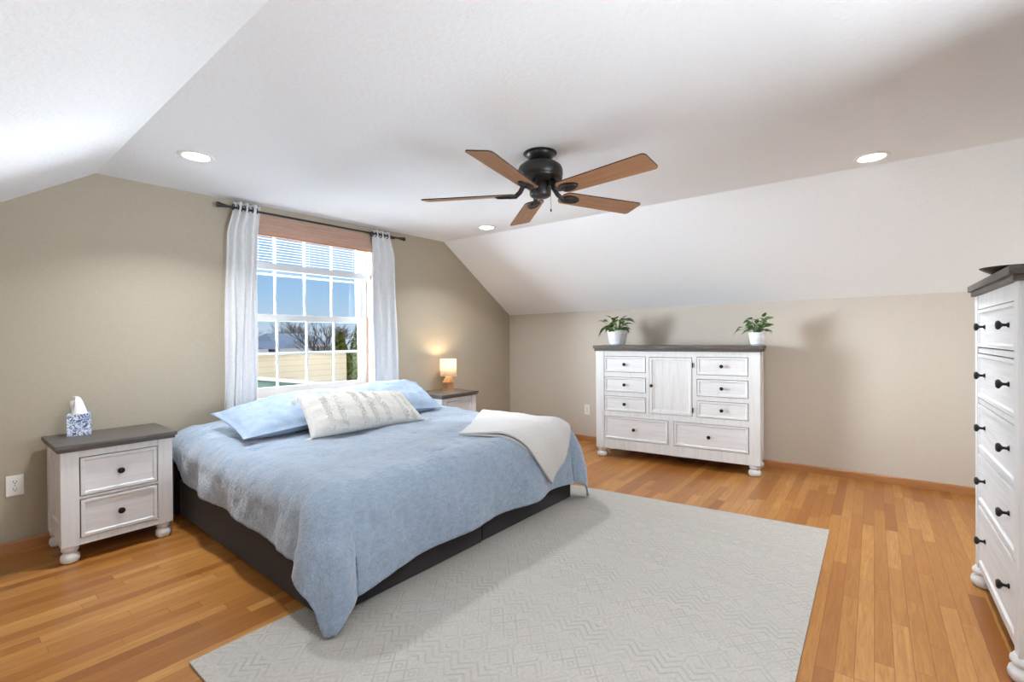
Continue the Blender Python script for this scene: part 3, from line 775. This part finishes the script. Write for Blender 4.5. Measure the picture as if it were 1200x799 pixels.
l2 = bush(34, .075, .14, .25, 9, Lr=(.055, .08))+[(-.04, .11, .16, .06, .9), (-.02, .13, .14, .06, .9), (.0, -.05, .25, .055, .1), (-.02, -.07, .14, .05, .8)]
plant((4.50, .80, 1.1225), .068, .115, 'green leafy plant in small white pot on the dresser end nearest the tall chest', l2, 8)

# ------------------------------------------------------------------ ceiling fan
FX, FY, FZ = 2.205, 1.511, 2.277
fan = empty('ceiling_fan', (FX, FY, FZ)); tag(fan, 'black ceiling fan with five reddish wood blades', 'ceiling fan')
MB().lathe([(.095, -.001), (.098, -.006), (.096, -.014), (.082, -.020), (.080, -.028), (.060, -.048), (.034, -.056), (.0001, -.057)], 40).build('canopy', M['bronze'], fan, True, angle=40)
MB().lathe([(.016, -.05), (.016, -.075)], 20).build('downrod', M['bronze'], fan, True)
MB().lathe([(.030, -.056), (.055, -.060), (.095, -.072), (.122, -.092), (.130, -.112), (.130, -.140), (.124, -.152), (.128, -.156), (.124, -.165), (.096, -.176), (.062, -.182), (.0001, -.182)], 48).build('motor_housing', M['bronze'], fan, True, angle=35)
MB().lathe([(.058, -.180), (.060, -.200), (.062, -.206), (.062, -.246), (.058, -.256), (.045, -.264), (.0001, -.266)], 40).build('switch_housing', M['bronze'], fan, True, angle=35)
zb_ = 2.032-FZ
ang0 = -169
def blade(k):
    a = R(ang0+72*k); r0, r1 = .140, .70
    ol = []
    def arc(cx, cy, rr, a0, a1, n=6): return [(cx+rr*math.cos(a0+(a1-a0)*i/n), cy+rr*math.sin(a0+(a1-a0)*i/n)) for i in range(n+1)]
    w0, w1 = .062, .074
    ol += arc(r0+.04, -w0+.04, .04, PI, 1.5*PI); ol += arc(r1-.022, -w1+.022, .022, 1.5*PI, 2*PI); ol += arc(r1-.022, w1-.022, .022, 0, .5*PI); ol += arc(r0+.04, w0-.04, .04, .5*PI, PI)
    m = MB(); m.prism(ol, -.003, .003)
    for f in m.bm.faces: f.material_index = 0 if abs(f.normal.z) > .5 or len(f.verts) > 6 else 1
    b = m.build('blade', [M['blade'], M['blade_edge']], fan, False, (0, 0, zb_), (R(-12), 0, a))
    b.rotation_mode = 'XYZ'
    # iron: arm from the motor to a leaf shaped plate under the blade
    m = MB(); m.tube([(.075, 0, .068), (.098, 0, .050), (.118, 0, .016), (.145, 0, -.006), (.19, 0, -.009)], [.012, .014, .014, .014, .010], 10)
    pl = []
    for i in range(24):
        t = 2*PI*i/24; pl.append((.205+.062*math.cos(t), .040*math.sin(t)*(1-.25*math.cos(t))))
    m.prism(pl, -.010, -.0035); m.tube([(.205+.050*math.cos(2*PI*i/24), .030*math.sin(2*PI*i/24), -.011) for i in range(25)], .004, 6, False)
    m.build('blade_iron', M['bronze'], b, True, angle=40)
for k in range(5): blade(k)
m = MB(); m.tube([(.028, -.052, -.24), (.028, -.054, -.335)], .0013, 6); ch_ = m.build('pull_chain', M['chrome'], fan)
MB().lathe([(.0001, -.352), (.004, -.349), (.0045, -.340), (.002, -.333), (.0001, -.332)], 12, (.028, -.054, 0)).build('chain_pull', M['bronze'], ch_, True)

# ------------------------------------------------------------------ recessed lights
def ceil_z(x, y): return 2.265+(topz(x)-2.265)*max(0, (y-BACK)/(3.8-BACK))
def can(x, y, label):
    z = ceil_z(x, y); o = empty('recessed_light', (x, y, z)); tag(o, label, 'recessed light', 'recessed ceiling lights')
    MB().lathe([(.066, -.001), (.088, -.001), (.090, -.003), (.087, -.006), (.070, -.007), (.066, -.004), (.066, -.001)], 40).build('trim_ring', M['white_plastic'], o, True, angle=40)
    MB().lathe([(.0001, -.0035), (.067, -.0035)], 40).build('lens', M['led'], o)
    light('recessed_lamp', 'AREA', (x, y, z-.009), CAN, (.88, .94, 1), shape='DISK', size=.128, spread=R(120))
can(.982, 3.076, 'white recessed ceiling light on the left, above the tissue box nightstand')
can(3.389, 2.957, 'white recessed ceiling light beyond the fan, nearest the lit lamp')
can(3.509, .005, 'white recessed ceiling light on the right, near the tall chest')
can(.92, .02, 'added unseen recessed ceiling light above the bare floor left of the rug, behind the camera')  # fourth recessed light, unseen, added to brighten the room

# ------------------------------------------------------------------ outside the window
def ext(o): return o
g = MB().poly((-60, 4.4, -2.7), (90, 4.4, -2.7), (90, 120, -2.7), (-60, 120, -2.7)).build('lawn', M['grass']); struct(g)
nb = empty('neighbor_building', (0, 9, 0)); tag(nb, 'cream sided building with white roof edge outside the window', 'building')
m = MB(); m.prism([(0, -2.7), (0, .93), (5, .30), (5, -2.7)], -2, 5.66)
for v in m.bm.verts: v.co = Vector((v.co.z, v.co.x, v.co.y))
m.build('wall', M['siding'], nb)
m = MB(); m.prism([(-.04, .93), (-.04, .965), (5.1, .33), (5.1, .29)], -2.05, 5.75)
for v in m.bm.verts: v.co = Vector((v.co.z, v.co.x, v.co.y))
m.build('roof', M['shingle'], nb)
MB().box(-2.05, 6.3, -.06, .04, .93, .975, .01).build('roof_edge', M['ext_white'], nb)
po = empty('porch', (0, 6.6, 0)); tag(po, 'green porch with gray roof edge at the window bottom', 'porch')
def rake(x): return .715-.165*(x-2.78)
m = MB()
for (x0, x1) in ((1.4, 4.9),):
    a = [m.bm.verts.new(p) for p in ((x0, 0, -2.7), (x1, 0, -2.7), (x1, 0, rake(x1)-.045), (x0, 0, rake(x0)-.045))]
    b = [m.bm.verts.new((v.co.x, .10, v.co.z)) for v in a]
    m.bm.faces.new(a); m.bm.faces.new(b)
    for i in range(4): m.bm.faces.new((a[i], a[(i+1) % 4], b[(i+1) % 4], b[i]))
m.build('wall', M['green_wall'], po)
m = MB()
a = [m.bm.verts.new(p) for p in ((1.3, -.05, rake(1.3)-.05), (5.0, -.05, rake(5.0)-.05), (5.0, -.05, rake(5.0)), (1.3, -.05, rake(1.3)))]
b = [m.bm.verts.new((v.co.x, .15, v.co.z)) for v in a]
m.bm.faces.new(a); m.bm.faces.new(b)
for i in range(4): m.bm.faces.new((a[i], a[(i+1) % 4], b[(i+1) % 4], b[i]))
m.build('roof_edge', M['gray_fascia'], po)

def leafy_cloud(m, rnd, n, fn, s):
    for i in range(n):
        p = Vector(fn(rnd)); d = Vector((rnd.uniform(-1, 1), rnd.uniform(-1, 1), rnd.uniform(-.6, 1))).normalized(); e = d.orthogonal().normalized()
        k = s*rnd.uniform(.6, 1.3); f = d.cross(e)
        m.bm.faces.new([m.bm.verts.new(q) for q in (p-e*k*.5, p+f*k*.35, p+e*k*.5, p-f*k*.35)])
iv = empty('ivy_hedge', (5.85, 8.85, 0)); tag(iv, 'green ivy covered hedge at the right end of the cream building', 'hedge')
rnd = random.Random(11); m = MB()
leafy_cloud(m, rnd, 5200, lambda r: (r.uniform(-.20, .40)-.14*max(0, .55-r.random()*.8)*(r.random() < .3), r.uniform(-.30, .0), r.uniform(-1.2, .915)), .055)
m.build('foliage', M['ivy'], iv)
MB().box(-.15, .38, -.22, -.03, -2.7, .90, .05).build('stems', M['evergreen'], iv)

def evergreen(x, y, h, w, seed):
    o = empty('evergreen_tree', (x, y, -2.7)); rnd = random.Random(seed); m = MB()
    def fn(r):
        t = r.random()**.8; a = r.uniform(0, 2*PI); q = w*(1-t**5)*(.75+.3*r.random())*(1 if t > .08 else .8); return (q*math.cos(a), q*math.sin(a), t*h)
    leafy_cloud(m, rnd, 2600, fn, .20)
    m.build('foliage', M['evergreen'], o); MB().tube([(0, 0, 0), (0, 0, h*.9)], [w*.6, w*.15], 12).build('trunk', M['evergreen'], o)
    return o
for i, (x, h) in enumerate(((8.58, 4.12), (9.38, 4.25), (10.2, 4.2))):
    tag(evergreen(x, 14+.2*(i % 2), h, .37, 20+i), 'yellow green evergreen shrub behind the right end of the cream building', 'tree', 'evergreen shrubs behind the cream building')

def house(x0, x1, y0, y1, ze, zr, wall, roof, label, axis='x', opening=None):
    o = empty('house', ((x0+x1)/2, y0, -2.7)); tag(o, label, 'house', 'houses beyond the cream building')
    w = (x1-x0)/2; d = y1-y0; ze += 2.7; zr += 2.7
    MB().box(-w, w, 0, d, 0, ze).build('wall', wall, o)
    m = MB(); e = .35
    if axis == 'x':
        P = [(-w-e, -e, ze), (w+e, -e, ze), (w+e, d+e, ze), (-w-e, d+e, ze), (-w*.75, d/2, zr), (w*.75, d/2, zr)]
        F = [(0, 1, 5, 4), (2, 3, 4, 5), (0, 4, 3), (1, 2, 5), (0, 3, 2, 1)]
    else:
        P = [(-w-e, -e, ze), (w+e, -e, ze), (w+e, d+e, ze), (-w-e, d+e, ze), (0, -e, zr), (0, d+e, zr)]
        F = [(0, 4, 5, 3), (1, 2, 5, 4), (0, 1, 4), (2, 3, 5), (0, 3, 2, 1)]
    vs = [m.bm.verts.new(p) for p in P]
    for f in F: m.bm.faces.new([vs[i] for i in f])
    m.build('roof', roof, o)
    MB().box(-w-e-.03, w+e+.03, -e-.04, -e, ze-.16, ze+.04).build('gutter', M['ext_white'], o)
    if opening: MB().box(opening[0]-(x0+x1)/2, opening[1]-(x0+x1)/2, -.05, .0, ze-1.6, ze-.25).build('window', M['house_dark'], o)
house(14.3, 16.0, 30, 36, .62, 1.15, M['house_wall'], M['shingle'], 'far house with gray gable roof behind the cream building, left of the bare tree', 'y', (14.5, 15.8))
house(17.5, 21.9, 37.5, 44, .81, 1.80, M['house_wall'], M['shingle'], 'far house with wide gray roof behind the cream building', 'x', (18.0, 20.9))
house(9.4, 13.3, 31, 37, .60, 1.20, M['house_wall'], M['shingle_brown'], 'far house with brown roof at the left edge of the window view', 'x')

def bare_tree(x, y, h, seed, label, spread=.5, mat='bark', depth=5):
    o = empty('bare_tree', (x, y, -2.7)); tag(o, label, 'tree', 'bare trees beyond the houses'); rnd = random.Random(seed); tr = MB(); tw = MB()
    def grow(p, d, L, r, k):
        q = p+d*L*.5+Vector((rnd.uniform(-1, 1), rnd.uniform(-1, 1), 0))*L*.05; e = q+d*L*.5
        (tr if k > depth-3 else tw).tube([p, q, e], [r, r*.85, r*.7], 5 if k > 2 else 4, False)
        if k == 0: return
        for i in range(rnd.choice((2, 3, 3)) if k < depth else 4):
            dd = (d+Vector((rnd.uniform(-1, 1), rnd.uniform(-1, 1), rnd.uniform(-.2, .6)))*spread*1.35).normalized()
            grow(p+d*L*rnd.uniform(.65, 1), dd, L*rnd.uniform(.62, .85), r*.6, k-1)
    grow(Vector((0, 0, 0)), Vector((0, 0, 1)), h*.34, h*.024, depth)
    tr.build('trunk', M[mat], o, True); tw.build('twigs', M['twig'], o, True)
bare_tree(15.4, 26.5, 5.0, 31, 'pale bare tree standing in front of the wide gray roof', .42)
bare_tree(18.2, 31.5, 5.6, 36, 'bare tree at the right of the wide gray roof, behind the evergreens', .42)
bare_tree(13.6, 40, 5.6, 33, 'bare tree behind the house with the brown roof', .5)
for i, (x, y, h) in enumerate(((15.5, 55, 5.2), (18, 58, 4.9), (21, 56, 5.4), (24, 60, 6.0), (27, 57, 5.8), (30, 59, 6.6), (33.5, 66, 6.8), (36.5, 62, 6.8))):
    bare_tree(x, y, h, 50+i, 'hazy brown bare tree in the distant treeline', .6, 'twig', 5)
